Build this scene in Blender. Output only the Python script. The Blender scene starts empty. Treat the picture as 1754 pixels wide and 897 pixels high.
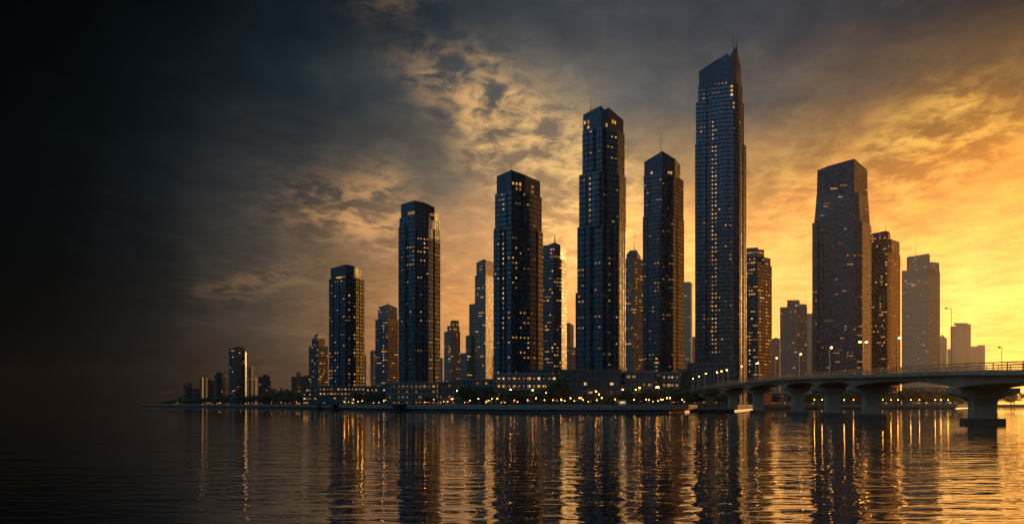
import bpy, math, random
from mathutils import Vector, Matrix, noise as mnoise

random.seed(11)
R = math.radians
S = bpy.context.scene
COL = S.collection
F = 35.0 / 36.0 * 1754.0
EYE = 5.0
HOR = 692.0
GZ = 4.6                      # ground level of the quay above the water


def wx(px, D): return (px - 877.0) / F * D
def wz(py, D): return EYE + (HOR - py) / F * D


# ------------------------------------------------------------------ materials
MATS = {}


def nmat(name):
    m = bpy.data.materials.new(name)
    m.use_nodes = True
    nt = m.node_tree
    b = nt.nodes['Principled BSDF']
    MATS[name] = m
    return m, nt, b


class NT:
    """small helper around a node tree"""
    def __init__(s, nt): s.nt = nt
    def n(s, t, **k):
        o = s.nt.nodes.new(t)
        for a, v in k.items():
            setattr(o, a, v)
        return o
    def set(s, sock, v):
        if isinstance(v, bpy.types.NodeSocket): s.nt.links.new(v, sock)
        else: sock.default_value = v
    def math(s, op, a, b=None, c=None, clamp=False):
        o = s.n('ShaderNodeMath', operation=op, use_clamp=clamp)
        s.set(o.inputs[0], a)
        if b is not None: s.set(o.inputs[1], b)
        if c is not None: s.set(o.inputs[2], c)
        return o.outputs[0]
    def vmath(s, op, a, b=None, scale=None):
        o = s.n('ShaderNodeVectorMath', operation=op)
        s.set(o.inputs[0], a)
        if b is not None: s.set(o.inputs[1], b)
        if scale is not None: s.set(o.inputs['Scale'], scale)
        return o.outputs['Value'] if op in ('LENGTH', 'DOT_PRODUCT') else o.outputs[0]
    def mix(s, f, a, b, blend='MIX'):
        o = s.n('ShaderNodeMix', data_type='RGBA', blend_type=blend)
        s.set(o.inputs['Factor'], f); s.set(o.inputs['A'], a); s.set(o.inputs['B'], b)
        return o.outputs['Result']
    def mixf(s, f, a, b):
        o = s.n('ShaderNodeMix', data_type='FLOAT')
        s.set(o.inputs[0], f); s.set(o.inputs[2], a); s.set(o.inputs[3], b)
        return o.outputs[0]
    def maprange(s, v, a, b, c, d, kind='LINEAR'):
        o = s.n('ShaderNodeMapRange', interpolation_type=kind)
        s.set(o.inputs[0], v)
        for i, x in enumerate((a, b, c, d)): s.set(o.inputs[i + 1], x)
        return o.outputs[0]
    def ramp(s, v, stops, interp='LINEAR'):
        o = s.n('ShaderNodeValToRGB')
        cr = o.color_ramp
        cr.interpolation = interp
        cr.elements[0].position, cr.elements[0].color = stops[0][0], stops[0][1]
        cr.elements[1].position, cr.elements[1].color = stops[-1][0], stops[-1][1]
        for p, c in stops[1:-1]:
            e = cr.elements.new(p); e.color = c
        s.set(o.inputs[0], v)
        return o.outputs[0]
    def noise(s, vec, scale, detail=4.0, rough=0.55, dist=0.0):
        o = s.n('ShaderNodeTexNoise')
        s.set(o.inputs['Vector'], vec)
        o.inputs['Scale'].default_value = scale
        o.inputs['Detail'].default_value = detail
        o.inputs['Roughness'].default_value = rough
        o.inputs['Distortion'].default_value = dist
        return o.outputs['Fac']
    def xyz(s, x, y, z):
        o = s.n('ShaderNodeCombineXYZ')
        for i, v in enumerate((x, y, z)): s.set(o.inputs[i], v)
        return o.outputs[0]


def c4(c): return (c[0], c[1], c[2], 1.0)


def plain(name, col, rough=0.6, metal=0.0, var=0.25, scale=0.6, bump=0.0):
    m, nt, b = nmat(name)
    t = NT(nt)
    co = t.n('ShaderNodeTexCoord').outputs['Object']
    f = t.noise(co, scale, 6, 0.6)
    g = t.noise(co, scale * 9, 3, 0.6)
    k = t.math('ADD', t.math('MULTIPLY', f, 0.7), t.math('MULTIPLY', g, 0.3))
    lo = tuple(x * (1 - var) for x in col); hi = tuple(x * (1 + var) for x in col)
    t.set(b.inputs['Base Color'], t.ramp(k, [(0.3, c4(lo)), (0.7, c4(hi))]))
    b.inputs['Roughness'].default_value = rough
    b.inputs['Metallic'].default_value = metal
    if bump:
        o = t.n('ShaderNodeBump')
        o.inputs['Strength'].default_value = bump
        o.inputs['Distance'].default_value = 0.1
        t.set(o.inputs['Height'], g)
        t.set(b.inputs['Normal'], o.outputs[0])
    return m


def emit(name, col, strength, sample='NONE'):
    m, nt, b = nmat(name)
    b.inputs['Base Color'].default_value = (0.1, 0.08, 0.05, 1)
    b.inputs['Emission Color'].default_value = c4(col)
    b.inputs['Emission Strength'].default_value = strength
    m.cycles.emission_sampling = sample
    return m


def facade(name, glass, frame, pane=1.6, fh=3.6, ior=1.9, rough=0.12, span=0.28, tilt=0.04, mull=0.1, tint=(1, 1, 1)):
    """curtain wall: panes, mullions and spandrels laid out in metres from the UV map"""
    m, nt, b = nmat(name)
    t = NT(nt)
    uv = t.n('ShaderNodeUVMap').outputs[0]
    sp = t.n('ShaderNodeSeparateXYZ'); t.set(sp.inputs[0], uv)
    u = t.math('DIVIDE', sp.outputs[0], pane)
    v = t.math('DIVIDE', sp.outputs[1], fh)
    fu, fv = t.math('FRACT', u), t.math('FRACT', v)
    cell = t.xyz(t.math('FLOOR', u), t.math('FLOOR', v), 0.0)
    wn = t.n('ShaderNodeTexWhiteNoise', noise_dimensions='3D'); t.set(wn.inputs['Vector'], cell)
    rnd, rcol = wn.outputs['Value'], wn.outputs['Color']
    big = t.noise(t.xyz(t.math('MULTIPLY', sp.outputs[0], 0.12), t.math('MULTIPLY', sp.outputs[1], 0.03), 0.0), 1.0, 3, 0.6)
    mu = t.math('LESS_THAN', fu, mull)
    ms = t.math('LESS_THAN', fv, span)
    msk = t.math('MAXIMUM', mu, ms)
    lo = tuple(x * 0.55 for x in glass); hi = tuple(x * 1.6 for x in glass)
    gc = t.ramp(t.math('ADD', t.math('MULTIPLY', rnd, 0.6), t.math('MULTIPLY', big, 0.4)), [(0.2, c4(lo)), (0.8, c4(hi))])
    t.set(b.inputs['Base Color'], t.mix(msk, gc, c4(frame)))
    rg = t.math('ADD', rough, t.math('MULTIPLY', t.math('POWER', rnd, 3.0), 0.22))
    t.set(b.inputs['Roughness'], t.mixf(msk, rg, 0.45))
    t.set(b.inputs['IOR'], t.mixf(msk, ior, 1.45))
    b.inputs['Specular Tint'].default_value = c4(tint)
    geo = t.n('ShaderNodeNewGeometry').outputs['Normal']
    off = t.vmath('SCALE', t.vmath('SUBTRACT', rcol, (0.5, 0.5, 0.5)), scale=tilt)
    t.set(b.inputs['Normal'], t.vmath('NORMALIZE', t.vmath('ADD', geo, off)))
    return m


GLASS = facade('dark_blue_glass', (0.010, 0.030, 0.044), (0.018, 0.030, 0.040), 1.6, 3.6, 2.3, 0.2, tint=(.55, .80, 1.0))
GLASS2 = facade('grey_glass', (0.016, 0.020, 0.026), (0.06, 0.065, 0.07), 1.8, 3.6, 2.1, 0.22, tint=(.66, .86, 1.0))
GLASS3 = facade('black_glass', (0.010, 0.018, 0.024), (0.03, 0.032, 0.035), 1.5, 3.6, 2.2, 0.2, tint=(.6, .82, 1.0))
STONE = facade('punched_concrete', (0.025, 0.027, 0.03), (0.22, 0.19, 0.16), 2.6, 3.4, 1.6, 0.2, 0.42, 0.02, 0.45)
STONE2 = facade('grey_concrete', (0.02, 0.024, 0.03), (0.14, 0.14, 0.145), 3.0, 3.3, 1.6, 0.25, 0.45, 0.02, 0.5)
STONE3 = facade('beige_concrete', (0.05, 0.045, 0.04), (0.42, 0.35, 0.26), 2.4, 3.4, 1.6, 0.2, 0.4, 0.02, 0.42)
BAND = plain('metal_band', (0.012, 0.020, 0.026), 0.4, 0.0, 0.2)
BANDW = plain('pale_band', (0.12, 0.125, 0.13), 0.45, 0.1, 0.2)
DARKM = plain('dark_metal', (0.05, 0.05, 0.055), 0.4, 0.7, 0.2)
CROWN = facade('crown_cladding', (0.014, 0.024, 0.032), (0.045, 0.052, 0.058), 2.4, 4.2, 1.8, 0.25, 0.1, 0.03, 0.12, (.4, .75, 1.0))
FARD = facade('far_dark_glass', (0.02, 0.026, 0.032), (0.045, 0.05, 0.055), 3.0, 3.4, 1.25, 0.6, 0.4, 0.02, 0.4)
CONC = plain('bridge_concrete', (0.40, 0.31, 0.215), 0.75, 0, 0.28, 0.25, 0.3)
CONCD = plain('weathered_concrete', (0.11, 0.095, 0.075), 0.8, 0, 0.35, 0.3, 0.4)
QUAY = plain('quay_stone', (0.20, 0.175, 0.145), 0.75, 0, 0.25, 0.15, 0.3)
QUAYD = plain('dark_stone', (0.05, 0.05, 0.048), 0.5, 0, 0.3, 0.3, 0.5)  # darker, smoother stone for the quay foot and landing stage base
ASPH = plain('asphalt', (0.05, 0.05, 0.05), 0.8, 0, 0.2, 0.5)
PAINT = plain('road_paint', (0.75, 0.75, 0.72), 0.6, 0, 0.1)
GROUND = plain('ground_soil', (0.07, 0.075, 0.05), 0.9, 0, 0.3, 0.05)
PAVE = plain('paving', (0.3, 0.28, 0.25), 0.7, 0, 0.2, 0.4)
STEEL = plain('rail_steel', (0.62, 0.56, 0.46), 0.28, 1.0, 0.12)
BARK = plain('bark', (0.08, 0.06, 0.045), 0.9, 0, 0.3, 2.0)
LEAF = plain('foliage', (0.045, 0.065, 0.03), 0.75, 0, 0.5, 0.5)
LEAF2 = plain('olive_foliage', (0.065, 0.07, 0.03), 0.75, 0, 0.5, 0.5)
WHITE = plain('white_panel', (0.7, 0.68, 0.64), 0.5, 0, 0.1)
WIN = [emit('window_amber', (1.0, 0.40, 0.055), .85), emit('window_gold', (1.0, 0.46, 0.09), .6),
       emit('window_dim', (1.0, 0.40, 0.07), 0.28), emit('window_pale', (1.0, 0.64, 0.30), .95)]
LAMP = emit('sodium_lamp', (1.0, 0.38, 0.055), 48.0, 'AUTO')
LAMPS = emit('small_lamp', (1.0, 0.37, 0.05), 30.0, 'AUTO')


# ------------------------------------------------------------------ mesh builder
class MB:
    def __init__(s): s.v, s.f, s.uv = [], [], []
    def face(s, pts, uv=None):
        i = len(s.v); s.v += [tuple(p) for p in pts]
        s.f.append(tuple(range(i, i + len(pts))))
        s.uv += uv if uv else [(0.8, 2.0)] * len(pts)
    def box(s, c, h, rot=0.0):
        """centre c, half sizes h, rotated about z"""
        ca, sa = math.cos(rot), math.sin(rot)
        P = []
        for sz in (-1, 1):
            for sx, sy in ((-1, -1), (1, -1), (1, 1), (-1, 1)):
                x, y = sx * h[0], sy * h[1]
                P.append((c[0] + x * ca - y * sa, c[1] + x * sa + y * ca, c[2] + sz * h[2]))
        for q in ((3, 2, 1, 0), (4, 5, 6, 7), (0, 1, 5, 4), (1, 2, 6, 5), (2, 3, 7, 6), (3, 0, 4, 7)):
            s.face([P[k] for k in q])
    def bar(s, a, b, w, h):
        """square bar from a to b"""
        a, b = Vector(a), Vector(b)
        d = (b - a).normalized()
        r = d.cross(Vector((0, 0, 1)))
        r = Vector((1, 0, 0)) if r.length < 1e-4 else r.normalized()
        u = r.cross(d)
        P = [p + r * (sx * w / 2) + u * (sy * h / 2) for p in (a, b) for sx, sy in ((-1, -1), (1, -1), (1, 1), (-1, 1))]
        for q in ((0, 1, 5, 4), (1, 2, 6, 5), (2, 3, 7, 6), (3, 0, 4, 7), (3, 2, 1, 0), (4, 5, 6, 7)):
            s.face([P[k] for k in q])
    def tube(s, pts, rad, n=8):
        """tapered tube through pts with radii rad"""
        rings = []
        pts = [Vector(p) for p in pts]
        for i, p in enumerate(pts):
            d = (pts[min(i + 1, len(pts) - 1)] - pts[max(i - 1, 0)]).normalized()
            r = d.cross(Vector((0, 1, 0)))
            r = Vector((1, 0, 0)) if r.length < 1e-3 else r.normalized()
            u = d.cross(r)
            rings.append([p + (r * math.cos(2 * math.pi * k / n) + u * math.sin(2 * math.pi * k / n)) * rad[i] for k in range(n)])
        for A, B in zip(rings, rings[1:]):
            for k in range(n):
                s.face([A[k], A[(k + 1) % n], B[(k + 1) % n], B[k]])
        s.face(rings[-1]); s.face(rings[0][::-1])
    def ball(s, c, r, n=10, m=6, sq=1.0):
        for j in range(m):
            a0, a1 = math.pi * j / m - math.pi / 2, math.pi * (j + 1) / m - math.pi / 2
            for k in range(n):
                b0, b1 = 2 * math.pi * k / n, 2 * math.pi * (k + 1) / n
                P = [(a0, b0), (a0, b1), (a1, b1), (a1, b0)]
                q = [(c[0] + r * math.cos(a) * math.cos(b), c[1] + r * math.cos(a) * math.sin(b), c[2] + r * sq * math.sin(a)) for a, b in P]
                if j == 0: q = q[1:]
                elif j == m - 1: q = q[:3]
                s.face(q)
    def mesh(s, name, mat):
        me = bpy.data.meshes.new(name)
        me.from_pydata(s.v, [], s.f)
        ul = me.uv_layers.new(name='UVMap')
        flat = [x for p in s.uv for x in p]
        ul.data.foreach_set('uv', flat)
        me.materials.append(mat)
        return me
    def build(s, name, mat, parent=None, loc=(0, 0, 0)):
        o = bpy.data.objects.new(name, s.mesh(name, mat))
        COL.objects.link(o)
        o.location = loc
        if parent: o.parent = parent
        return o


def tag(o, label=None, cat=None, group=None, kind=None):
    if label: o['label'] = label
    if cat: o['category'] = cat
    if group: o['group'] = group
    if kind: o['kind'] = kind
    return o


def empty(name, loc, label, cat, group=None):
    o = bpy.data.objects.new(name, None)
    COL.objects.link(o); o.location = loc
    o.empty_display_size = 2
    return tag(o, label, cat, group)


def inst(name, me, parent, loc, rz=0.0, sc=(1, 1, 1)):
    o = bpy.data.objects.new(name, me)
    COL.objects.link(o)
    o.location = loc; o.rotation_euler = (0, 0, rz); o.scale = sc
    if parent: o.parent = parent
    return o


# unit window, 1 m x 1 m, 6 cm deep
WMESH = []
for wm in WIN:
    b = MB(); b.box((0, 0, 0), (0.5, 0.03, 0.5)); WMESH.append(b.mesh('lit_window', wm))


# ------------------------------------------------------------------ towers
def relief_poly(P, rel):
    """P list of 2D points (CCW), rel list of (edge, t0, t1, depth): + bulges out, - cuts in"""
    out = []
    n = len(P)
    for i in range(n):
        a, b = P[i], P[(i + 1) % n]
        out.append(a)
        d = b - a
        nn = Vector((d.y, -d.x)).normalized()
        for e, t0, t1, dep in sorted(r for r in rel if r[0] == i):
            out += [a + d * t0, a + d * t0 + nn * dep, a + d * t1 + nn * dep, a + d * t1]
    return out


def offset_poly(P, o):
    n = len(P); out = []
    for i in range(n):
        a, b, c = P[i - 1], P[i], P[(i + 1) % n]
        d0, d1 = (b - a), (c - b)
        if d0.length < 1e-6 or d1.length < 1e-6:
            out.append(b.copy()); continue
        n0 = Vector((d0.y, -d0.x)).normalized(); n1 = Vector((d1.y, -d1.x)).normalized()
        k = 1 + n0.dot(n1)
        out.append(b + (n0 + n1) * (o / max(k, 0.35)))
    return out


class Tower:
    def __init__(s, name, label, D, group='towers of the skyline', fh=3.6, cat='skyscraper'):
        s.D, s.fh = D, fh
        s.name, s.label, s.cat, s.group = name, label, cat, group
        s.root = None
        s.tiers = []
    def tier(s, verts, top, base, mat, part='shaft', band=None, rel=(), topx=None, bandh=0.3, bando=0.16, every=1, back=None, z0=None, fins=0.0, find=0.24):
        """verts [(px, dd)] front corners left to right; top: py or list of py per corner; base: py or None for ground"""
        D = s.D
        rel = [(a, b, c, d * 1.7) for a, b, c, d in rel]
        bk = back
        if bk is None:
            l, r = verts[0], verts[-1]
            c = min(verts, key=lambda q: q[1])
            bk = [(l[0] + r[0] - c[0], l[1] + r[1] - c[1])] if len(verts) > 2 else [(r[0] - 2, r[1] + 25), (l[0] + 2, l[1] + 25)]
        V = list(verts) + list(bk)
        TX = (list(topx) + [q[0] + (topx[-1] - verts[-1][0]) * 0.5 for q in bk]) if topx else [q[0] for q in V]
        P0 = [Vector((wx(p, D + d), D + d)) for p, d in V]
        P1 = [Vector((wx(tx, D + d), D + d)) for tx, (p, d) in zip(TX, V)]
        dmin = min(q[1] for q in verts)
        if isinstance(top, (list, tuple)):
            zt = [wz(t, D + q[1]) for t, q in zip(top, verts)]
            zb = (zt[0] + zt[-1]) / 2
            zt += [zb] * len(bk)
        else:
            zt = [wz(top, D + dmin)] * len(V)
        zlo = z0 if z0 is not None else (GZ - 0.6 if base is None else wz(base, D + dmin))
        if s.root is None:
            cx = sum(p.x for p in P0) / len(P0); cy = sum(p.y for p in P0) / len(P0)
            s.root = empty(s.name, (cx, cy, GZ), s.label, s.cat, s.group)
            s.O = Vector((cx, cy))
        Q0 = relief_poly([p - s.O for p in P0], rel); Q1 = relief_poly([p - s.O for p in P1], rel)
        # z per relief vertex: by nearest edge interpolation
        ZT = []
        n = len(P0)
        for i in range(n):
            ZT.append(zt[i])
            for e, t0, t1, dep in sorted(r for r in rel if r[0] == i):
                a, b = zt[i], zt[(i + 1) % n]
                ZT += [a + (b - a) * t0] * 2 + [a + (b - a) * t1] * 2
        m = MB()
        N = len(Q0); u = 0.0
        for i in range(N):
            j = (i + 1) % N
            L = (Q0[j] - Q0[i]).length
            a0, b0, b1, a1 = (Q0[i].x, Q0[i].y, zlo - GZ), (Q0[j].x, Q0[j].y, zlo - GZ), (Q1[j].x, Q1[j].y, ZT[j] - GZ), (Q1[i].x, Q1[i].y, ZT[i] - GZ)
            m.face([a0, b0, b1, a1], [(u, zlo - GZ), (u + L, zlo - GZ), (u + L, ZT[j] - GZ), (u, ZT[i] - GZ)])
            u += L
        cx = sum(p.x for p in Q1) / N; cy = sum(p.y for p in Q1) / N; cz = sum(ZT) / N - GZ
        for i in range(N):
            j = (i + 1) % N
            m.face([(Q1[i].x, Q1[i].y, ZT[i] - GZ), (Q1[j].x, Q1[j].y, ZT[j] - GZ), (cx, cy, cz)])
        m.build(part, mat, s.root)
        zmin = min(ZT)
        if band:
            bm_ = MB()
            k0 = int(math.ceil((zlo - GZ + 0.6) / s.fh))
            k = k0
            while True:
                z = k * s.fh
                if z + GZ > zmin - 0.6: break
                f = (z + GZ - zlo) / max(zmin - zlo, 1)
                f = min(f, 1)
                P = [a.lerp(b, f) for a, b in zip(Q0, Q1)]
                A = offset_poly(P, -0.02); B = offset_poly(P, bando)
                for i in range(N):
                    j = (i + 1) % N
                    lo, hi = z - bandh / 2, z + bandh / 2
                    bm_.face([(B[i].x, B[i].y, lo), (B[j].x, B[j].y, lo), (B[j].x, B[j].y, hi), (B[i].x, B[i].y, hi)])
                    bm_.face([(B[i].x, B[i].y, hi), (B[j].x, B[j].y, hi), (A[j].x, A[j].y, hi), (A[i].x, A[i].y, hi)])
                    bm_.face([(A[i].x, A[i].y, lo), (A[j].x, A[j].y, lo), (B[j].x, B[j].y, lo), (B[i].x, B[i].y, lo)])
                k += every
            if bm_.f: bm_.build('floor_bands', band, s.root)
        if fins:
            fm = MB()
            for i in range(N):
                j = (i + 1) % N
                a0, b0, a1, b1 = Q0[i], Q0[j], Q1[i], Q1[j]
                L = (b0 - a0).length
                d = b0 - a0
                if L < fins * .8: continue
                nn = Vector((d.y, -d.x)).normalized(); tt = d.normalized()
                mid_ = (a0 + b0) / 2 + s.O
                if nn.dot(-mid_.normalized()) < -.25: continue
                cnt = max(1, int(L / fins))
                for q in range(cnt):
                    f = (q + .5) / cnt
                    p0, p1 = a0.lerp(b0, f), a1.lerp(b1, f)
                    zt_ = zmin - GZ
                    w_ = .11
                    c0 = [p0 - tt * w_, p0 + tt * w_]; c1 = [p1 - tt * w_, p1 + tt * w_]
                    o_ = nn * find
                    zb_ = zlo - GZ
                    A = [(c0[0].x, c0[0].y, zb_), (c0[0].x + o_.x, c0[0].y + o_.y, zb_), (c0[1].x + o_.x, c0[1].y + o_.y, zb_), (c0[1].x, c0[1].y, zb_)]
                    B = [(c1[0].x, c1[0].y, zt_), (c1[0].x + o_.x, c1[0].y + o_.y, zt_), (c1[1].x + o_.x, c1[1].y + o_.y, zt_), (c1[1].x, c1[1].y, zt_)]
                    for k in range(3): fm.face([A[k], A[k + 1], B[k + 1], B[k]])
                    fm.face(B)
            if fm.f: fm.build('facade_fins', band or mat, s.root)
        s.tiers.append(dict(Q0=Q0, Q1=Q1, z0=zlo, z1=zmin, P0=[p - s.O for p in P0], n=len(verts)))
        return s
    # -- lit windows -------------------------------------------------------
    def _win(s, ti, a0, b0, a1, b1, t, z, w, h, k=None):
        T = s.tiers[ti]
        f = max(0, min(1, (z + GZ - T['z0']) / max(T['z1'] - T['z0'], 1)))
        a, b = a0.lerp(a1, f), b0.lerp(b1, f)
        d = (b - a); L = d.length
        if L < w + 0.3: return False
        t = max((w / 2 + 0.1) / L, min(1 - (w / 2 + 0.1) / L, t))
        nn = Vector((d.y, -d.x)).normalized()
        p = a + d * t + nn * 0.06
        me = WMESH[k if k is not None else random.choices((0, 1, 2, 3), (5, 3, 3, 1.4))[0]]
        inst('lit_window', me, s.root, (p.x, p.y, z), math.atan2(d.y, d.x), (w, 1, h))
        return True
    def visible(s, ti):
        T = s.tiers[ti]; Q0, Q1 = T['Q0'], T['Q1']; N = len(Q0); E = []
        for i in range(N):
            a, b = Q0[i], Q0[(i + 1) % N]
            d = b - a
            if d.length < 2.6: continue
            nn = Vector((d.y, -d.x)).normalized()
            mid = (a + b) / 2 + s.O
            if nn.dot(-mid.normalized()) > 0.12: E.append((i, d.length * nn.dot(-mid.normalized())))
        return E
    def lights(s, ti, count, zr=(0.02, 0.97), w=1.15, h=1.0, runs=(1, 1, 1, 2, 2, 3), pw=1.0, edges=None):
        T = s.tiers[ti]; Q0, Q1 = T['Q0'], T['Q1']; N = len(Q0)
        E = s.visible(ti)
        if edges is not None: E = [e for k, e in enumerate(E) if k in edges]
        if not E: return s
        done = 0; guard = 0; used = set(); count = min(92, int(count * 1.15))
        while done < count and guard < count * 20:
            guard += 1
            i = random.choices([e[0] for e in E], [e[1] for e in E])[0]
            r = zr[0] + (zr[1] - zr[0]) * random.random() ** pw
            z = T['z0'] - GZ + r * (T['z1'] - T['z0'])
            k = math.floor(z / s.fh); z = (k + 0.56) * s.fh
            if z + GZ < T['z0'] + 1.2 or z + GZ > T['z1'] - 1.2: continue
            L = (Q0[(i + 1) % N] - Q0[i]).length
            nb = max(1, int(L / 2.6)); j = random.randrange(nb)
            kk = random.choices((0, 1, 2, 3), (4, 3, 4.5, .8))[0]
            for q in range(random.choice(runs)):
                if j + q >= nb or (i, k, j + q) in used or done >= count: break
                used.add((i, k, j + q))
                if s._win(ti, Q0[i], Q0[(i + 1) % N], Q1[i], Q1[(i + 1) % N], (j + q + 0.5) / nb, z, w * random.uniform(.8, 1.1), h * random.uniform(.75, 1.1), kk): done += 1
        return s
    def column(s, ti, px, zy, prob=0.85, w=1.1, h=1.2, step=1, k=None):
        """a vertical column of lit windows at picture column px between picture rows zy"""
        T = s.tiers[ti]; Q0, Q1 = T['Q0'], T['Q1']; N = len(Q0)
        best = None
        for i, _ in s.visible(ti):
            a, b = Q0[i] + s.O, Q0[(i + 1) % N] + s.O
            dx = (px - 877.0) / F
            den = (b.x - a.x) - dx * (b.y - a.y)
            if abs(den) < 1e-6: continue
            t = (dx * a.y - a.x) / den
            if 0 <= t <= 1: best = (i, t)
        if not best: return s
        i, t = best
        zb, za = wz(zy[1], s.D) - GZ, wz(zy[0], s.D) - GZ
        kf = int(zb / s.fh)
        while (kf + 1) * s.fh < za:
            if random.random() < prob and (kf + 0.56) * s.fh + GZ < T['z1'] - 1 and (kf + .56) * s.fh + GZ > T['z0'] + 1:
                s._win(ti, Q0[i], Q0[(i + 1) % N], Q1[i], Q1[(i + 1) % N], t, (kf + 0.56) * s.fh, w, h, k)
            kf += step
        return s
    def antenna(s, px, y0, y1, dd=6, r=0.35, name='antenna', lean=0.0):
        D = s.D + dd
        x = wx(px, D) - s.O.x; y = D - s.O.y
        za, zb = wz(y0, D) - GZ, wz(y1, D) - GZ
        m = MB(); m.tube([(x, y, za), (x + lean * .4, y, za + (zb - za) * .35), (x + lean, y, zb)], [r, r * .6, r * .25], 8)
        m.build(name, DARKM, s.root)
        return s
    def block(s, px0, px1, y0, y1, dd=5, dep=8, mat=None, name='rooftop_block'):
        D = s.D + dd
        x0, x1 = wx(px0, D) - s.O.x, wx(px1, D) - s.O.x
        m = MB(); za, zb = wz(y0, D) - GZ, wz(y1, D) - GZ
        m.box(((x0 + x1) / 2, D + dep / 2 - s.O.y, (za + zb) / 2), (abs(x1 - x0) / 2, dep / 2, abs(zb - za) / 2))
        m.build(name, mat or CROWN, s.root)
        return s


G1 = 'tall glass towers of the skyline'
# tallest
t = Tower('skyscraper', 'tallest blue glass skyscraper with sloping crown and needle spires', 850, G1)
t.tier([(1190.5, 13), (1256, 0), (1267, 5), (1278.5, 20)], 240, None, GLASS, band=BAND, fins=3.4,
       rel=[(0, .04, .12, .8), (0, .28, .37, -1.6), (0, .48, .52, -.8), (0, .68, .86, 1.2), (2, .34, .52, -1.5)])
t.tier([(1192, 13.5), (1255.5, .6), (1265.5, 5.5), (1274.5, 17.5)], 168, 243, GLASS, band=BAND, fins=3.4, rel=[(0, .28, .36, -1.2), (0, .6, .82, .8)])
t.tier([(1195.8, 14), (1255.5, 1.0), (1264, 6), (1271.8, 16.5)], 140, 171, GLASS, band=BAND, fins=3.4, rel=[(0, .22, .3, -1)])
t.tier([(1197.4, 13), (1222, 8), (1247.2, 2.6), (1249, 2.3), (1255.6, 1.2), (1261.6, 6), (1263.4, 8), (1266, 11), (1268.6, 14), (1270.6, 17.5)],
       [122.4, 106, 91.0, 97.5, 88, 78, 90, 101, 113, 132], 144, CROWN, part='crown')
t.antenna(1256.3, 96, 62, 3, .45).antenna(1261.9, 92, 70, 6.2, .6, 'spire')
t.column(0, 1220.4, (244, 600), .9).column(0, 1226, (244, 600), .88).lights(0, 34, (.02, .75))
t.column(1, 1256.6, (170, 190), .95, 2.0, 1.8).column(1, 1221, (200, 240), .8).column(1, 1226, (215, 240), .8).lights(1, 7)
t.column(2, 1254.6, (143, 168), 1.0, 2.0, 2.0).lights(2, 5)
t.lights(3, 5, (.05, .3))
# second tallest
t = Tower('skyscraper', 'second tallest tower, dark blue glass with notched flat crown', 670, G1)
t.tier([(988.8, 12), (1030, 0), (1060, 9), (1071.5, 20)], 384, None, GLASS, band=BAND, every=2, fins=2.9,
       rel=[(0, .30, .36, -1.4), (0, .46, .58, .9), (0, .64, .69, -1), (1, .12, .3, -1.2), (1, .62, .75, .8)])
t.tier([(991.8, 12.3), (1030, .4), (1060.5, 9.3), (1072.3, 20)], 293, 387, GLASS, band=BAND, every=2, fins=2.9,
       rel=[(0, .30, .36, -1.2), (0, .5, .95, 1.0), (1, .15, .34, -1.4)])
t.tier([(997.5, 12), (1030, 1), (1058, 9.5), (1070, 20)], 217, 296, GLASS, band=BAND, every=2, fins=2.9, rel=[(0, .28, .34, -1), (0, .55, .8, -1), (1, .1, .3, -1.2)])
t.tier([(998.8, 12), (1011, 8.6), (1029.6, 1.6), (1035, 3), (1043, 5), (1068, 19)], [197, 190, 180.8, 188, 184.5, 206], 220, CROWN, part='crown')
t.antenna(1011.8, 197, 168, 10, .35)
t.column(0, 1010.5, (390, 628), .85).lights(0, 44, (.01, .9)).column(1, 1010.5, (296, 380), .8).lights(1, 10).lights(2, 9).lights(3, 6, (.1, .6), 1.6, 2.4)
t.tier([(985.8, 26), (990.5, 22), (992, 40)], 501, None, GLASS3, part='side_wing', back=[(988, 45)])
# in front of / between: black tower
t = Tower('skyscraper', 'black glass tower with flat stepped top, between the two tallest', 900, G1)
t.tier([(1100.8, 10), (1133.5, 0), (1153.5, 6), (1157, 10), (1162, 14), (1172, 28)], 368, None, GLASS3, band=BAND, every=3, fins=2.4,
       rel=[(0, .24, .3, -1), (0, .62, .93, .9), (1, .3, .36, -.8)])
t.tier([(1102.6, 10), (1133.8, .5), (1154, 6.5), (1170.9, 27)], 298, 371, GLASS3, band=BAND, every=3, fins=2.4, rel=[(0, .3, .36, -.8), (1, .5, .8, -1.2)])
t.tier([(1103.4, 10), (1134.6, 1), (1156, 8), (1165.4, 22)], [277.4, 258.8, 272, 283], 301, CROWN, part='crown')
t.block(1152, 1157, 285, 271.5, 14, 8).antenna(1132, 262, 228, 6, .3)
t.lights(0, 62).lights(1, 12).lights(2, 4, (.05, .6), 2.2, 2.4)
t.column(0, 1124.5, (605, 632), 1, 2.2, 1.3)
# slanted-roof teal tower
t = Tower('skyscraper', 'teal glass tower with roof corner lights above the lit terrace podium', 720, G1)
t.tier([(845.4, 12), (876, 0), (908, 8), (918, 13), (930, 25)], 388, None, GLASS, band=BAND,
       rel=[(0, .1, .42, .8), (0, .62, .72, -1.2), (1, .34, .39, -1.4), (3, .02, .3, -1.4)])
t.tier([(847.8, 12), (876, .4), (907, 8), (914, 12), (928, 24.5)], 327, 391, GLASS, band=BAND, rel=[(0, .7, .78, -1), (1, .55, .62, -1.2)])
t.tier([(850.7, 11), (860, 8), (875.8, 1), (900, 7), (925.4, 22)], [301.6, 298, 290.8, 300, 311], 330, CROWN, part='crown')
t.antenna(876, 300, 279, 8, .25).antenna(861, 303, 295, 10, .4, 'lightning_rod')
t.column(0, 862, (392, 560), .55).lights(0, 64).column(1, 862.5, (330, 356), .9).lights(1, 7)
t.lights(2, 5, (.1, .5), 1.6, 2.2, (2, 3)).column(2, 912, (306, 327), 1, 3.0, 2.0)
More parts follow.
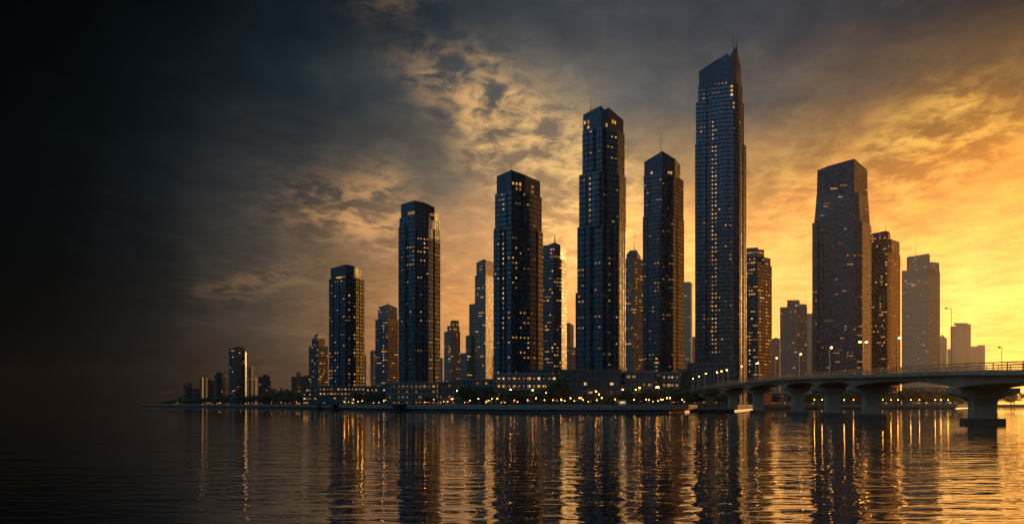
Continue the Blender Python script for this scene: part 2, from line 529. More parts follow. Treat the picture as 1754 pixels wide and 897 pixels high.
# teal tower, centre left
t = Tower('skyscraper', 'slim teal tower with rounded stepped crown, left of the slanted roofs', 830, G1)
t.tier([(682.4, 14), (710, 0), (734.5, 8), (741, 14), (754.3, 27.5)], 384, None, GLASS, band=BAND, every=2, fins=4.2,
       rel=[(0, .3, .36, -1.2), (0, .40, .5, .8), (1, .1, .16, -1), (1, .55, .62, -1), (3, .05, .3, -1.4)])
t.tier([(684, 13.5), (710.4, .5), (735, 8), (742, 14), (753, 26.5)], 369, 387, GLASS, band=BAND, every=2, fins=4.2)
t.tier([(686.8, 13), (710.6, 1), (727, 6), (744.4, 14), (744.8, 17), (752, 25.5)], [350, 343.4, 347, 355, 363, 365], 372, CROWN, part='crown')
t.column(0, 692.5, (390, 470), .7).column(0, 727, (400, 470), .5).lights(0, 60, (.02, .95)).lights(2, 5, (.1, .5), 2.6, 2.4, (2, 3))
# left big tower
t = Tower('skyscraper', 'broad blue tower standing alone at the left end of the tall row', 1000, G1)
t.tier([(563.4, 16), (591, 0), (610, 8), (624.4, 25)], 474.6, None, GLASS, band=BAND, fins=5.0,
       rel=[(0, .25, .31, -1.4), (0, .62, .7, -1), (1, .5, .7, -1), (2, .35, .45, -1.5)])
t.tier([(566.4, 15), (591.5, 1), (606, 7), (618.8, 23)], [459.6, 452.6, 455, 462.4], 477, CROWN, part='crown')
t.lights(0, 78, w=1.5, h=1.2).lights(1, 8, (.1, .5), 3, 2.4, (2, 3))
# right grey tower
t = Tower('skyscraper', 'wide grey tapered tower rising behind the bridge', 1215, G1)
t.tier([(1391.2, 16), (1404, 8), (1468, 0), (1477, 3), (1492.6, 35)], 378, None, GLASS2, band=BANDW, fins=7.0,
       rel=[(0, .7, .98, -1.5), (1, .05, .12, -1.6), (1, .9, .98, -1.0)])
t.tier([(1394.4, 16), (1404, 9), (1465, .6), (1473, 3), (1490.6, 36)], 330, 381, GLASS2, band=BANDW, fins=7.0, topx=[1398.6, 1408, 1463, 1471, 1487], rel=[(1, .9, .97, -.8)])
t.tier([(1399, 14), (1418, 9), (1463.4, 1), (1486.6, 36)], [291.8, 284.4, 271.8, 291.4], 333, CROWN, part='crown', topx=[1400, 1418, 1463.6, 1485.4])
t.lights(0, 76, w=1.6, h=1.2, runs=(1, 1, 2, 2, 3, 4)).lights(1, 14, w=1.6, h=1.2, runs=(1, 2, 4))
t.lights(2, 8, (.25, .45), 2.6, 1.6, (3, 4))

G2 = 'further towers behind the tall row'


def mid(label, D, tiers, mat, lights=20, antenna=None, name='tower_block', group=G2, ww=1.7, hh=1.4, band=None, fh=3.6, crown=CROWN, lcols=()):
    """tiers: list of (verts, top, base, part)"""
    t = Tower(name, label, D, group, fh, 'tower')
    for v, top, base, part in tiers:
        t.tier(v, top, base, mat if part != 'crown' else crown, part=part, band=band if part == 'shaft' else None)
    big = max(range(len(tiers)), key=lambda i: t.tiers[i]['z1'] - t.tiers[i]['z0'])
    for c in lcols: t.column(big, c[0], c[1:3], .7, ww, hh)
    if lights: t.lights(big, lights, w=ww, h=hh)
    if len(tiers) > 1 and lights > 10:
        for k in range(len(tiers)):
            if k != big: t.lights(k, max(2, lights // 8), w=ww, h=hh)
    if antenna: t.antenna(*antenna)
    return t


mid('domed grey tower with rounded stepped top left of the broad blue tower', 1350,
    [([(529, 12), (545, 0), (561.6, 16)], 592, None, 'shaft'), ([(534, 12), (546, 3), (556.5, 14)], 579, 593, 'shaft'), ([(538.6, 12), (545, 6), (550.4, 13)], [573.5, 571.6, 574], 580, 'crown')], GLASS2, 34, band=BAND)
mid('grey blue tower with pale lit crown between the broad and slim towers', 1250,
    [([(642.8, 12), (664, 0), (682, 18)], 546, None, 'shaft'), ([(647.4, 13), (665, 2), (680.4, 16)], [526, 520.4, 527], 547, 'crown')], GLASS2, 44, (664.8, 522, 516, 8, .5), band=BAND, crown=STONE, lcols=[(657, 550, 640)])
mid('stepped concrete tower in the gap right of the slim teal tower', 1450,
    [([(760.6, 10), (772, 0), (788.4, 16)], 567, None, 'shaft'), ([(766, 9), (774, 1), (787, 15)], 557.5, 568, 'shaft'), ([(771.6, 9), (776, 4), (786, 14)], [549.5, 548, 549], 558, 'crown')], STONE, 34, band=None, crown=STONE)
mid('tall stepped concrete tower with gold lit right face beside the lit podium', 1150,
    [([(813.4, 12), (832, 0), (850, 26)], 470, None, 'shaft'), ([(816, 12), (829, 2), (832, 2.4), (848, 22)], [450, 443.4, 445.5, 450], 471, 'crown'), ([(803.5, 22), (815, 12), (822, 24)], 519.6, None, 'shaft'), ([(797.8, 20), (806, 10), (816, 18)], 573.6, None, 'wing'), ([(788, 16), (800, 6), (812, 14)], 604, None, 'wing')], STONE, 70, crown=STONE, lcols=[(836, 452, 560), (841, 470, 600)])
mid('dark tower with curved roof and thorn shaped spire', 980,
    [([(926, 10), (948, 0), (962, 6), (970.8, 18)], 443, None, 'shaft'), ([(927, 10), (938, 6), (950.2, 1.5), (960, 6), (968.8, 20)], [421, 419.5, 415, 419.5, 426], 444, 'crown')], GLASS3, 80, (950.4, 419, 402.6, 3, 1.1), band=BAND, crown=GLASS2)
mid('pale hazy slab tower just left of the second tallest tower', 2000, [([(969, 4), (976, 0), (982.8, 12)], [553.5, 552.6, 557], None, 'shaft')], STONE2, 4, group=G2)
mid('low brown block left of the second tallest tower', 1300, [([(966, 10), (978, 0), (990, 12)], 594, None, 'shaft')], STONE, 22)
mid('brown tower with domed top and tall antenna', 1150,
    [([(1068, 12), (1084, 0), (1101, 18)], 441, None, 'shaft'), ([(1073, 12), (1079, 5), (1091, 6), (1097.6, 14)], [436, 428.6, 428.6, 440], 442, 'crown')], STONE, 76, (1086.4, 430, 403.4, 10, .6), crown=STONE, lcols=[(1090, 450, 520)])
mid('slim pale slab seen through the gap beside the tallest skyscraper', 1700,
    [([(1168, 4), (1183.6, 0), (1186, 14)], 484, None, 'shaft'), ([(1171, 4), (1182, 1), (1183, 6)], 482.4, 485, 'crown')], STONE3, 8, crown=STONE3)
mid('tiny low block tucked beside the slim pale slab', 1900, [([(1183, 4), (1187, 0), (1191, 8)], 576, None, 'shaft')], STONE2, 5)
mid('dark brown tower with stepped top right of the tallest skyscraper', 1020,
    [([(1270, 14), (1298, 0), (1322.2, 22)], 451, None, 'shaft'), ([(1271, 14), (1294, 3), (1309, 10), (1320, 20)], 438.6, 452, 'shaft'), ([(1272, 14), (1298, 4), (1299.5, 6), (1309, 14)], [425, 423.6, 427, 427.6], 439, 'crown')], GLASS3, 84, crown=STONE, band=BAND, lcols=[(1284, 570, 625), (1302, 500, 600), (1313, 470, 600)])
mid('brown residential tower with antenna seen over the bridge lamps', 2300,
    [([(1336, 12), (1366, 0), (1382.6, 18)], 525, None, 'shaft'), ([(1348, 12), (1368, 2), (1382, 16)], 520, 526, 'shaft'), ([(1348.2, 11), (1366, 3), (1369.8, 8)], 513.2, 521, 'crown')], STONE, 52, (1360.6, 516, 504.6, 8, .5), crown=STONE, ww=2.4, hh=1.7)
mid('faint low block left of the brown residential tower', 3200, [([(1321, 8), (1329, 0), (1335.8, 10)], [581, 577.6, 580], None, 'shaft')], STONE2, 3)
mid('faint slab between the brown residential and wide grey towers', 3400, [([(1382, 4), (1389, 0), (1396, 8)], 536.6, None, 'shaft')], STONE3, 5)
mid('dark bronze tower with rounded top touching the wide grey tower', 1300,
    [([(1484, 14), (1520, 0), (1526, 8), (1542.4, 34)], 431, None, 'shaft'), ([(1486, 14), (1519, 1), (1527, 8), (1541, 32)], 408, 432, 'shaft'), ([(1488, 14), (1505, 7), (1517.6, 2), (1523, 5), (1525.4, 10)], [401, 397.6, 395, 397, 402], 410, 'crown')], GLASS3, 66, (1517.2, 398, 379, 8, .5), crown=GLASS2, band=BAND, ww=1.9, hh=1.5, lcols=[(1510, 466, 486), (1508, 505, 530), (1518, 430, 455)])
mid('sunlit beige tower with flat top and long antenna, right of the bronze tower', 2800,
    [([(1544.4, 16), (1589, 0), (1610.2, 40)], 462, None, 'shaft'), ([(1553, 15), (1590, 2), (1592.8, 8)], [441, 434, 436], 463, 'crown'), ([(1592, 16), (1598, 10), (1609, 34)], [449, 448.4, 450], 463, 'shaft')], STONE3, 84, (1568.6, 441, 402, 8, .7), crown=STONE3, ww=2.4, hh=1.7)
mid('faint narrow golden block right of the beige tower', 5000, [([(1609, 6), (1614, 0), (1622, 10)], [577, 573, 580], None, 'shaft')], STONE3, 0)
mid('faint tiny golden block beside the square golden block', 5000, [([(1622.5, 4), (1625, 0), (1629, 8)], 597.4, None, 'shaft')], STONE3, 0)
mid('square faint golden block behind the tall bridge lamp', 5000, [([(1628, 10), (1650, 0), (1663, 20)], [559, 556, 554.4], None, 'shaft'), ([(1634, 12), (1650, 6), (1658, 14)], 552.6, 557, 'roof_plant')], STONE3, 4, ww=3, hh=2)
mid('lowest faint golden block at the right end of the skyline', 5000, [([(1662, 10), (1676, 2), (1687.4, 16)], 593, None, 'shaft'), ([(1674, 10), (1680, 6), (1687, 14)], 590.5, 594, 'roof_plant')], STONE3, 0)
mid('slender hazy slab right of the broad blue tower', 1900, [([(623, 6), (627, 0), (631, 8)], 608, None, 'shaft')], STONE2, 6)
mid('hazy block with flat top left of the grey blue tower', 1800, [([(634.2, 6), (639, 0), (645, 8)], [601, 599.6, 600], None, 'shaft')], STONE2, 8)
mid('pale sliver tower against the slim teal tower', 2000, [([(752, 4), (758, 0), (761.6, 8)], 612.6, None, 'shaft')], STONE2, 4)

G3 = 'small far towers along the left shore'
far = [
    ('dark slab tower with mast, tallest of the far left group', 1700, [([(392, 10), (405, 0), (418.4, 14)], [597.6, 593, 595.4], None, 'shaft'), ([(417, 14), (420, 11), (422.4, 16)], 602, None, 'wing')], GLASS3, 26, (405, 596, 585.6, 6, .5)),
    ('tiny low block at the far left tip of the skyline', 2500, [([(306, 6), (310, 0), (315, 8)], 677.6, None, 'shaft')], FARD, 0, None),
    ('far block with flat top, leftmost of the taller ones', 2350, [([(314.6, 6), (320, 0), (328.4, 10)], [657.6, 656.4, 656.6], None, 'shaft')], FARD, 3, None),
    ('low far block with sloped roof right of the leftmost flat block', 2400, [([(327.6, 6), (337, 0), (344, 8)], [666, 664, 668], None, 'shaft')], FARD, 3, None),
    ('narrow far tower, left of the pair with a gap', 2300, [([(342, 6), (346, 0), (348.8, 8)], [648, 646, 646.6], None, 'shaft')], FARD, 3, None),
    ('narrow far tower with square roof hut', 2280, [([(349, 6), (352, 0), (356, 8)], 646.6, None, 'shaft'), ([(349.6, 6), (351.5, 2), (354, 6)], 644.6, 647, 'roof_plant')], FARD, 4, None),
    ('wide low far tower right of the narrow pair', 2300, [([(355, 6), (360, 0), (366.4, 8)], [649, 650, 652], None, 'shaft')], FARD, 4, None),
    ('rounded far tower standing left of the dark slab with mast', 2100, [([(367, 8), (372, 0), (381.2, 10)], 641, None, 'shaft'), ([(370.6, 7), (373.5, 3), (380, 8)], [638, 636.4, 637.6], 642, 'crown')], FARD, 8, None),
    ('thin far tower squeezed against the dark slab with mast', 2150, [([(382, 6), (385, 0), (390, 8)], [639, 637, 640], None, 'shaft')], FARD, 5, None),
    ('short far block right of the dark slab with mast', 2200, [([(421.6, 4), (424, 0), (427, 6)], 650, None, 'shaft')], FARD, 3, None),
    ('thin dark far tower with slanted top right of the dark slab', 1900, [([(425.6, 6), (430, 0), (434.6, 8)], [630, 627.2, 628], None, 'shaft')], FARD, 6, None),
    ('short far block behind the thin slanted tower', 2050, [([(434, 5), (437, 0), (440.2, 7)], 646, None, 'shaft')], FARD, 5, None),
    ('wide far block with square roof hut', 1900, [([(443, 8), (452, 0), (464, 12)], 644.4, None, 'shaft'), ([(450.5, 8), (453, 4), (458.6, 9)], 641, 645, 'roof_plant')], FARD, 14, None),
    ('small low far block right of the wide block with roof hut', 2200, [([(463, 6), (468, 0), (473.4, 8)], 665.4, None, 'shaft')], FARD, 3, None),
    ('small far block with dome like roof', 2200, [([(474, 6), (479, 0), (486, 8)], 669, None, 'shaft'), ([(480, 6), (482.5, 3), (485, 7)], 663.6, 670, 'roof_plant')], FARD, 3, None),
    ('low rounded far block before the twin stepped blocks', 2150, [([(486, 6), (492, 0), (499.5, 8)], [668, 665.4, 670], None, 'shaft')], FARD, 4, None),
    ('stepped far block left of the domed grey tower', 1750, [([(499, 8), (506, 0), (516.4, 12)], 644.6, None, 'shaft'), ([(508, 8), (511, 4), (515.6, 10)], 637.2, 645, 'crown')], FARD, 16, None),
    ('low wide block at the foot of the domed grey tower', 1700, [([(515, 8), (522, 0), (533, 12)], [645, 643, 641], None, 'shaft')], FARD, 16, None),
]
for lab, D, tiers, mat, n, ant in far:
    mid(lab, D, tiers, mat, int(n * .6), ant, 'far_tower', G3, 1.9, 1.4, crown=mat)


# ------------------------------------------------------------------ low buildings at the foot of the towers
def lowrise(label, px0, px1, D, ytop, floors, dep=22, mat=GLASS2, slab=QUAY, ncol=10, prob=.5, rot=0.0, ww=None, steps=0.0, dimk=None, roofbox=None, name='podium_building'):
    x0, x1 = wx(px0, D), wx(px1, D)
    H = wz(ytop, D) - GZ
    W = x1 - x0
    root = empty(name, ((x0 + x1) / 2, D + dep / 2, GZ), label, 'building', 'low buildings along the waterfront')
    root.rotation_euler = (0, 0, rot)
    fh = H / floors
    m = MB(); sl = MB()
    y0 = -dep / 2
    for k in range(floors):
        ins = steps * k
        w2 = W / 2 - ins * .5
        z0 = k * fh; z1 = (k + 1) * fh
        yy = y0 + 0.9 + ins
        X = [(-w2 + .6, yy), (w2 - .6, yy), (w2 - .6, dep / 2 - .6), (-w2 + .6, dep / 2 - .6)]
        u = 0
        for i in range(4):
            a, b = X[i], X[(i + 1) % 4]
            L = math.hypot(b[0] - a[0], b[1] - a[1])
            m.face([(a[0], a[1], z0 - .4), (b[0], b[1], z0 - .4), (b[0], b[1], z1), (a[0], a[1], z1)], [(u, 0), (u + L, 0), (u + L, 3.6), (u, 3.6)]); u += L
        sl.box((0, (y0 + ins + dep / 2) / 2, z1 - .12), (w2 + .15, (dep - ins) / 2, .28))
        if k < floors - 1 or True:
            sl.box((0, y0 + ins - .02, z1 + .42), (w2 + .1, .09, .26))
    m.build('wall', mat, root)
    sl.build('floor_slab', slab, root)
    cm = MB(); cm.box((0, 0, H / 2 - .2), (.28, .28, H / 2 - .22)); cme = cm.mesh('column', slab)
    if steps < .5:
        for i in range(ncol):
            f = (i + .5) / ncol
            inst('column', cme, root, (-W / 2 + .5 + f * (W - 1), y0 + .45, 0))
    cnt = 0
    nb = max(2, int(W / 3.4))
    for k in range(floors):
        ins = steps * k
        w2 = W / 2 - ins * .5
        pr = prob[min(k, len(prob) - 1)] if isinstance(prob, (list, tuple)) else prob
        for i in range(nb):
            if random.random() < pr and cnt < 95:
                x = -w2 + 1.6 + (i + .5) / nb * (2 * w2 - 3.2)
                kk = dimk if dimk is not None and random.random() < .7 else random.choices((0, 1, 2, 3), (3, 4, 5, 2))[0]
                inst('lit_window', WMESH[kk], root, (x, y0 + .84 + ins, k * fh + fh * .45), 0, (min(2.2, 2 * w2 / nb * .7) * random.uniform(.45, 1), 1, fh * .34 * random.uniform(.6, 1)))
                cnt += 1
    if roofbox:
        for a, b, h in roofbox:
            rb = MB(); rb.box((-W / 2 + (a + b) / 2 * W, 2, H + h / 2 + .1), ((b - a) * W / 2, dep * .3, h / 2)); rb.build('rooftop_block', CROWN, root)
    return root


lowrise('dark gridded podium with broad columns under the second tallest tower', 958, 1066, 628, 634, 4, 30, GLASS3, CONCD, 13, [.9, .06, .06, .1])
lowrise('low curved terrace stepping down left of the gridded podium', 935, 1000, 622, 657, 2, 18, GLASS3, CONCD, 8, [.8, .0])
lowrise('pale portico building with tall columns beside the gridded podium', 1068, 1122, 640, 637, 4, 22, GLASS2, QUAY, 11, [.5, .4, .6, .3])
lowrise('brightly lit low building at the foot of the black tower', 1131, 1167, 650, 638, 4, 22, GLASS2, QUAY, 7, [.6, .9, .95, .8])
lowrise('narrow dark block between portico and lit low building', 1120, 1131, 652, 646, 3, 20, GLASS3, CONCD, 3, .1)
lowrise('terraced podium with three rows of gold windows under the teal tower', 846, 958, 650, 640.5, 4, 30, GLASS2, QUAY, 16, [.5, .85, .85, .9], roofbox=[(.55, .9, 3)])
lowrise('long low building with lit strips left of the terraced podium', 780, 848, 690, 650, 4, 24, GLASS2, QUAY, 10, [.5, .75, .5, .35])
lowrise('dim honeycomb fronted building behind the brightest promenade lamps', 748, 792, 700, 655, 4, 22, STONE, CONCD, 8, [.8, .7, .5, .3], dimk=2)
lowrise('wide low mall front with dim amber bays below the slim teal tower', 660, 750, 740, 656, 4, 26, GLASS2, QUAY, 15, [.75, .35, .4, .85], dimk=2)
lowrise('podium with two bright window strips right of the broad blue tower', 624, 664, 860, 662, 3, 24, GLASS2, CONCD, 8, [.3, .8, .9])
lowrise('podium with two long bright window strips under the broad blue tower', 543, 628, 920, 662, 4, 26, GLASS2, CONCD, 14, [.2, .3, .9, .9], steps=0)
lowrise('small hillside block with scattered gold windows left of the broad tower', 516, 545, 1000, 664, 4, 20, GLASS2, CONCD, 6, [.2, .4, .6, .4])
lowrise('tall columned podium at the foot of the tallest skyscraper', 1184, 1262, 800, 622, 7, 22, GLASS3, QUAY, 13, [.4, .3, .2, .15, .1, .05])
lowrise('low block with lamps in front left of the bridge ramp', 1160, 1184, 905, 644, 4, 20, GLASS3, CONCD, 5, [.5, .3, .2, .2])
lowrise('low waterfront block seen under the bridge between slim piers', 1375, 1440, 1190, 676, 3, 20, STONE, QUAY, 8, [.8, .5, .4])
lowrise('low waterfront block seen under the bridge left of the broad pier', 1500, 1545, 1200, 674, 3, 20, STONE, QUAY, 7, [.8, .6, .5])
lowrise('long lit block under the bridge haunch beside the broad pier', 1556, 1650, 1240, 664, 4, 24, STONE3, QUAY, 12, [.7, .5, .4, .3])
lowrise('low lit hall behind the slim bridge piers', 1305, 1350, 1120, 674, 3, 20, STONE, QUAY, 7, [.9, .6, .4])


# ------------------------------------------------------------------ setting: water, ground, quay
def sheet(name, pts, z, mat, kind='structure', label=None):
    m = MB(); m.face([(x, y, z) for x, y in pts])
    o = m.build(name, mat)
    tag(o, kind=kind)
    return o


# water
wmat, nt, bs = nmat('river_water')
t = NT(nt)
co = t.n('ShaderNodeTexCoord').outputs['Object']
bs.inputs['Base Color'].default_value = (0.004, 0.007, 0.008, 1)
bs.inputs['Roughness'].default_value = 0.02
bs.inputs['IOR'].default_value = 1.333
mp = t.n('ShaderNodeMapping'); t.set(mp.inputs[0], co)
mp.inputs['Scale'].default_value = (0.42, 1.0, 1.0); mp.inputs['Rotation'].default_value = (0, 0, R(8))
n1 = t.noise(mp.outputs[0], 0.50, 1.5, 0.45, 0.5)
n2 = t.noise(mp.outputs[0], 1.6, 1.5, 0.5, 0.4)
n3 = t.noise(mp.outputs[0], 0.05, 2, 0.5)
spw = t.n('ShaderNodeSeparateXYZ'); t.set(spw.inputs[0], co)
lee = t.maprange(spw.outputs[1], 60, 520, 1.0, .28, 'SMOOTHSTEP')      # sheltered water near the quay
calm = t.math('MULTIPLY', t.maprange(n3, 0.35, 0.65, 0.7, 1.2), lee)
hgt = t.math('MULTIPLY', t.math('ADD', t.math('MULTIPLY', n1, 1.0), t.math('MULTIPLY', n2, 0.2)), calm)
bp = t.n('ShaderNodeBump'); bp.inputs['Strength'].default_value = 1.0; bp.inputs['Distance'].default_value = 0.155
t.set(bp.inputs['Height'], hgt); t.set(bs.inputs['Normal'], bp.outputs[0])
sheet('water', [(-5500, -400), (6000, -400), (6000, 8500), (-5500, 8500)], 0.0, wmat)

SHORE = [(240, 2450), (300, 2050), (380, 1750), (470, 1420), (550, 1000), (640, 800), (720, 720), (800, 655), (880, 610), (950, 578), (1050, 566), (1150, 572), (1178, 600),
         (1196, 690), (1262, 700), (1290, 900), (1310, 1060), (1400, 1130), (1540, 1145), (1640, 1160), (1668, 1400), (1700, 1680), (1900, 1720), (2200, 1800)]
SP = [Vector((wx(p, d), d)) for p, d in SHORE]


def shore_d(px):
    for (a, da), (b, db) in zip(SHORE, SHORE[1:]):
        if a <= px <= b: return da + (db - da) * (px - a) / (b - a)
    return SHORE[0][1] if px < SHORE[0][0] else SHORE[-1][1]


def inset(k):
    """shoreline moved inland by k metres"""
    out = []
    for i, p in enumerate(SP):
        a, b = SP[max(i - 1, 0)], SP[min(i + 1, len(SP) - 1)]
        d = (b - a).normalized()
        out.append(p + Vector((-d.y, d.x)) * k)
    return out


land = inset(3.0)
sheet('ground', [(p.x, p.y) for p in land] + [(4200, 7000), (-900, 7000)], GZ - .06, GROUND)
p1, p2 = inset(1.0), inset(15.0)
m = MB()
for a, b, c, d in zip(p1, p1[1:], p2[1:], p2):
    m.face([(a.x, a.y, GZ), (b.x, b.y, GZ), (c.x, c.y, GZ), (d.x, d.y, GZ)])
tag(m.build('promenade', PAVE), kind='structure')
# quay wall: pale overhanging lip, dark stone set back under it
root = empty('quay_wall', (0, 570, 0), 'long pale concrete quay wall with dark foot along the waterline', 'wall')


def strip(prof, k_of, mat, part):
    """sweep a profile [(inset, z)] along the shoreline"""
    m = MB(); L = [inset(k) for k, z in prof]
    for j in range(len(prof) - 1):
        for i in range(len(SP) - 1):
            a, b, c, d = L[j][i], L[j][i + 1], L[j + 1][i + 1], L[j + 1][i]
            m.face([(a.x, a.y - 570, prof[j][1]), (b.x, b.y - 570, prof[j][1]), (c.x, c.y - 570, prof[j + 1][1]), (d.x, d.y - 570, prof[j + 1][1])])
    return m.build(part, mat, root)


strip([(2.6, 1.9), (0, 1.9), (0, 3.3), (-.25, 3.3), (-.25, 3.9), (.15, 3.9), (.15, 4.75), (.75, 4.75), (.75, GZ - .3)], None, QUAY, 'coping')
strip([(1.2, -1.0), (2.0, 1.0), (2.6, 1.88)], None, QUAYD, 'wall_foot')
# low landing stage under the bridge
root = empty('landing_stage', (132, 664, 0), 'low pale landing stage at the waterline under the bridge', 'jetty')
m = MB(); m.box((0, 0, 1.9), (15, 14, .5)); m.build('platform', CONCD, root)
m = MB(); m.box((0, .8, .2), (13.8, 12.6, 1.2)); m.build('base', QUAYD, root)

# ------------------------------------------------------------------ bridge
CP = [(72, -90, 7.6), (89, 40, 9.2), (97, 110, 11.2), (106.5, 193, 13.3), (112, 237, 14.5), (124.5, 345, 16.7), (128.6, 400, 17.8), (135, 470, 18.9), (141, 570, 19.5), (144, 650, 19.0), (141.5, 712, 17.6), (133.5, 770, 14.9), (119, 830, 12.2), (103, 868, 10.2)]


def cat(P, n=12):
    out = []
    for i in range(len(P) - 1):
        a, b, c, d = Vector(P[max(i - 1, 0)]), Vector(P[i]), Vector(P[i + 1]), Vector(P[min(i + 2, len(P) - 1)])
        for k in range(n):
            s = k / n
            out.append(.5 * ((2 * b) + (c - a) * s + (2 * a - 5 * b + 4 * c - d) * s * s + (3 * b - a - 3 * c + d) * s ** 3))
    out.append(Vector(P[-1]))
    return out


PATH = cat(CP)
PN = []
for i, p in enumerate(PATH):
    d = PATH[min(i + 1, len(PATH) - 1)] - PATH[max(i - 1, 0)]
    d.z = 0; d.normalize()
    PN.append(Vector((-d.y, d.x, 0)))          # to the left (towards -X)
PIERS = [-10, 110, 237, 345, 400, 470, 570, 650, 712, 765]


def path_at(Y):
    for i in range(len(PATH) - 1):
        if PATH[i].y <= Y <= PATH[i + 1].y:
            f = (Y - PATH[i].y) / (PATH[i + 1].y - PATH[i].y)
            return PATH[i].lerp(PATH[i + 1], f), PN[i].lerp(PN[i + 1], f)


def depth_at(Y):
    ps = [-120, -10] + PIERS + [775, 815, 900]
    for a, b in zip(ps, ps[1:]):
        if a <= Y <= b:
            u = (Y - a) / (b - a)
            return 1.15 + 1.75 * abs(2 * u - 1) ** 2.4
    return 3.0


BO = Vector((112, 237, 0))
bridge = empty('concrete_bridge', BO, 'long curving concrete road bridge on hammerhead piers, right of the towers', 'bridge')
RH = 1.55                                    # rail height above the parapet
WB = 7.5


def sweep(m, rows):
    for A, B in zip(rows, rows[1:]):
        for k in range(len(A) - 1):
            m.face([A[k], B[k], B[k + 1], A[k + 1]])
    m.face(rows[0]); m.face(rows[-1][::-1])


rows = []; grow = []; lrow = []
for p, nrm in zip(PATH, PN):
    zp = p.z - RH
    q = lambda s, z: tuple(p + nrm * s + Vector((0, 0, z - p.z)) - BO)
    rows.append([q(WB, zp - 1.15), q(WB + .12, zp - .95), q(WB + .12, zp), q(WB - .28, zp), q(WB - .38, zp - .55), q(-WB + .38, zp - .55), q(-WB + .28, zp), q(-WB - .12, zp), q(-WB - .12, zp - .95), q(-WB, zp - 1.15), q(-WB + 1.6, zp - 1.3), q(WB - 1.6, zp - 1.3), q(WB, zp - 1.15)])
    dg = depth_at(p.y)
    grow.append([q(WB - 1.0, zp - 1.2), q(WB - 1.0, zp - 1.2), q(WB - 1.5, zp - 1.2 - dg), q(-WB + 1.5, zp - 1.2 - dg), q(-WB + 1.0, zp - 1.2)])
m = MB(); sweep(m, [r[::-1] for r in rows]); m.build('deck', CONC, bridge)
m = MB(); sweep(m, [r[::-1] for r in grow]); m.build('girder', CONC, bridge)
# road on the deck
m = MB(); mk = MB()
for i in range(len(PATH) - 1):
    def q(j, s, dz=0.0): return tuple(PATH[j] + PN[j] * s + Vector((0, 0, -RH - .55 + .01 + dz)))
    m.face([q(i, WB - .5), q(i, -WB + .5), q(i + 1, -WB + .5), q(i + 1, WB - .5)])
    if i % 2 == 0: mk.face([q(i, .08, .006), q(i, -.08, .006), q(i + 1, -.08, .006), q(i + 1, .08, .006)])
    for e in (6.3, -6.3): mk.face([q(i, e + .08, .006), q(i, e - .08, .006), q(i + 1, e - .08, .006), q(i + 1, e + .08, .006)])
tag(m.build('road', ASPH), kind='structure')
tag(mk.build('road_markings', PAINT), kind='structure')
# railings
pm = MB(); pm.box((0, 0, RH / 2), (.09, .11, RH / 2)); pme = pm.mesh('railing_post', STEEL)
for sd in (1, -1):
    m = MB()
    for h, th in ((RH, .13), (RH * .62, .075), (RH * .28, .075)):
        m.tube([PATH[k] + PN[k] * sd * (WB - .08) + Vector((0, 0, h - RH)) - BO for k in range(len(PATH))], [th] * len(PATH), 10)
    ro = m.build('railing', STEEL, bridge)
    Y = -80.0
    while Y < 800:
        p, nr = path_at(Y)
        c = p + nr * sd * (WB - .08) - BO
        inst('railing_post', pme, ro, (c.x, c.y, p.z - RH - BO.z), math.atan2(nr.y, nr.x))
        Y += 8.0
# piers
for Y in PIERS:
    p, nr = path_at(Y)
    zt = p.z - RH - 1.2 - depth_at(Y)
    base = 0.0 if Y < 640 else (2.4 if Y < 700 else GZ)
    a = math.atan2(-nr.y, -nr.x)
    c = p - BO
    pr = MB()
    # stem, slightly waisted, chamfered corners
    hw, hd = 3.1, 1.7
    def ring(z, w, d, ch=.45):
        P = [(-w + ch, -d), (w - ch, -d), (w, -d + ch), (w, d - ch), (w - ch, d), (-w + ch, d), (-w, d - ch), (-w, -d + ch)]
        return [(x, y, z) for x, y in P]
    rs = [ring(base - .5, hw, hd), ring((base + zt) / 2, hw * .94, hd * .94), ring(zt - 3.2, hw, hd), ring(zt - 2.4, hw * 1.15, hd * 1.05)]
    for A, B in zip(rs, rs[1:]):
        for k in range(8): pr.face([A[k], A[(k + 1) % 8], B[(k + 1) % 8], B[k]])
    po = pr.build('pier', CONC, bridge, (c.x, c.y, 0))
    po.rotation_euler = (0, 0, a)
    ch = MB()
    prof = [(-7.9, zt - 1.25), (-7.9, zt - .02), (7.9, zt - .02), (7.9, zt - 1.25), (6.6, zt - 1.7), (4.6, zt - 2.1), (3.2, zt - 2.9), (-3.2, zt - 2.9), (-4.6, zt - 2.1), (-6.6, zt - 1.7)]
    ch.face([(x, -1.9, z) for x, z in prof][::-1]); ch.face([(x, 1.9, z) for x, z in prof])
    for k in range(len(prof)):
        (x0, z0), (x1, z1) = prof[k], prof[(k + 1) % len(prof)]
        ch.face([(x0, -1.9, z0), (x1, -1.9, z1), (x1, 1.9, z1), (x0, 1.9, z0)])
    ch.build('crosshead', CONC, po)
    if base < 2:
        pc = MB()
        pc.box((0, 0, .7), (4.3, 3.0, .95)); pc.build('pile_cap', CONCD, po)


# ------------------------------------------------------------------ lamps
def mk_lamp(h, globe, mat, arm=0.0, pole_r=.09, two=False):
    p = MB(); p.tube([(0, 0, 0), (0, 0, .5), (0, 0, h)], [pole_r * 1.7, pole_r, pole_r * .65], 8)
    if arm:
        for sg in ((1, -1) if two else (1,)):
            p.tube([(0, 0, h - .15), (sg * arm * .5, 0, h + .15), (sg * arm, 0, h + .2)], [pole_r * .6, pole_r * .5, pole_r * .45], 6)
    g = MB()
    c = [(sg * arm, 0, h + (.05 if arm else globe * .8)) for sg in ((1, -1) if two else (1,))]
    for q in c: g.ball(q, globe, 10, 6, .75 if arm else 1)
    return p.mesh('pole', POLE), g.mesh('lamp_head', mat)


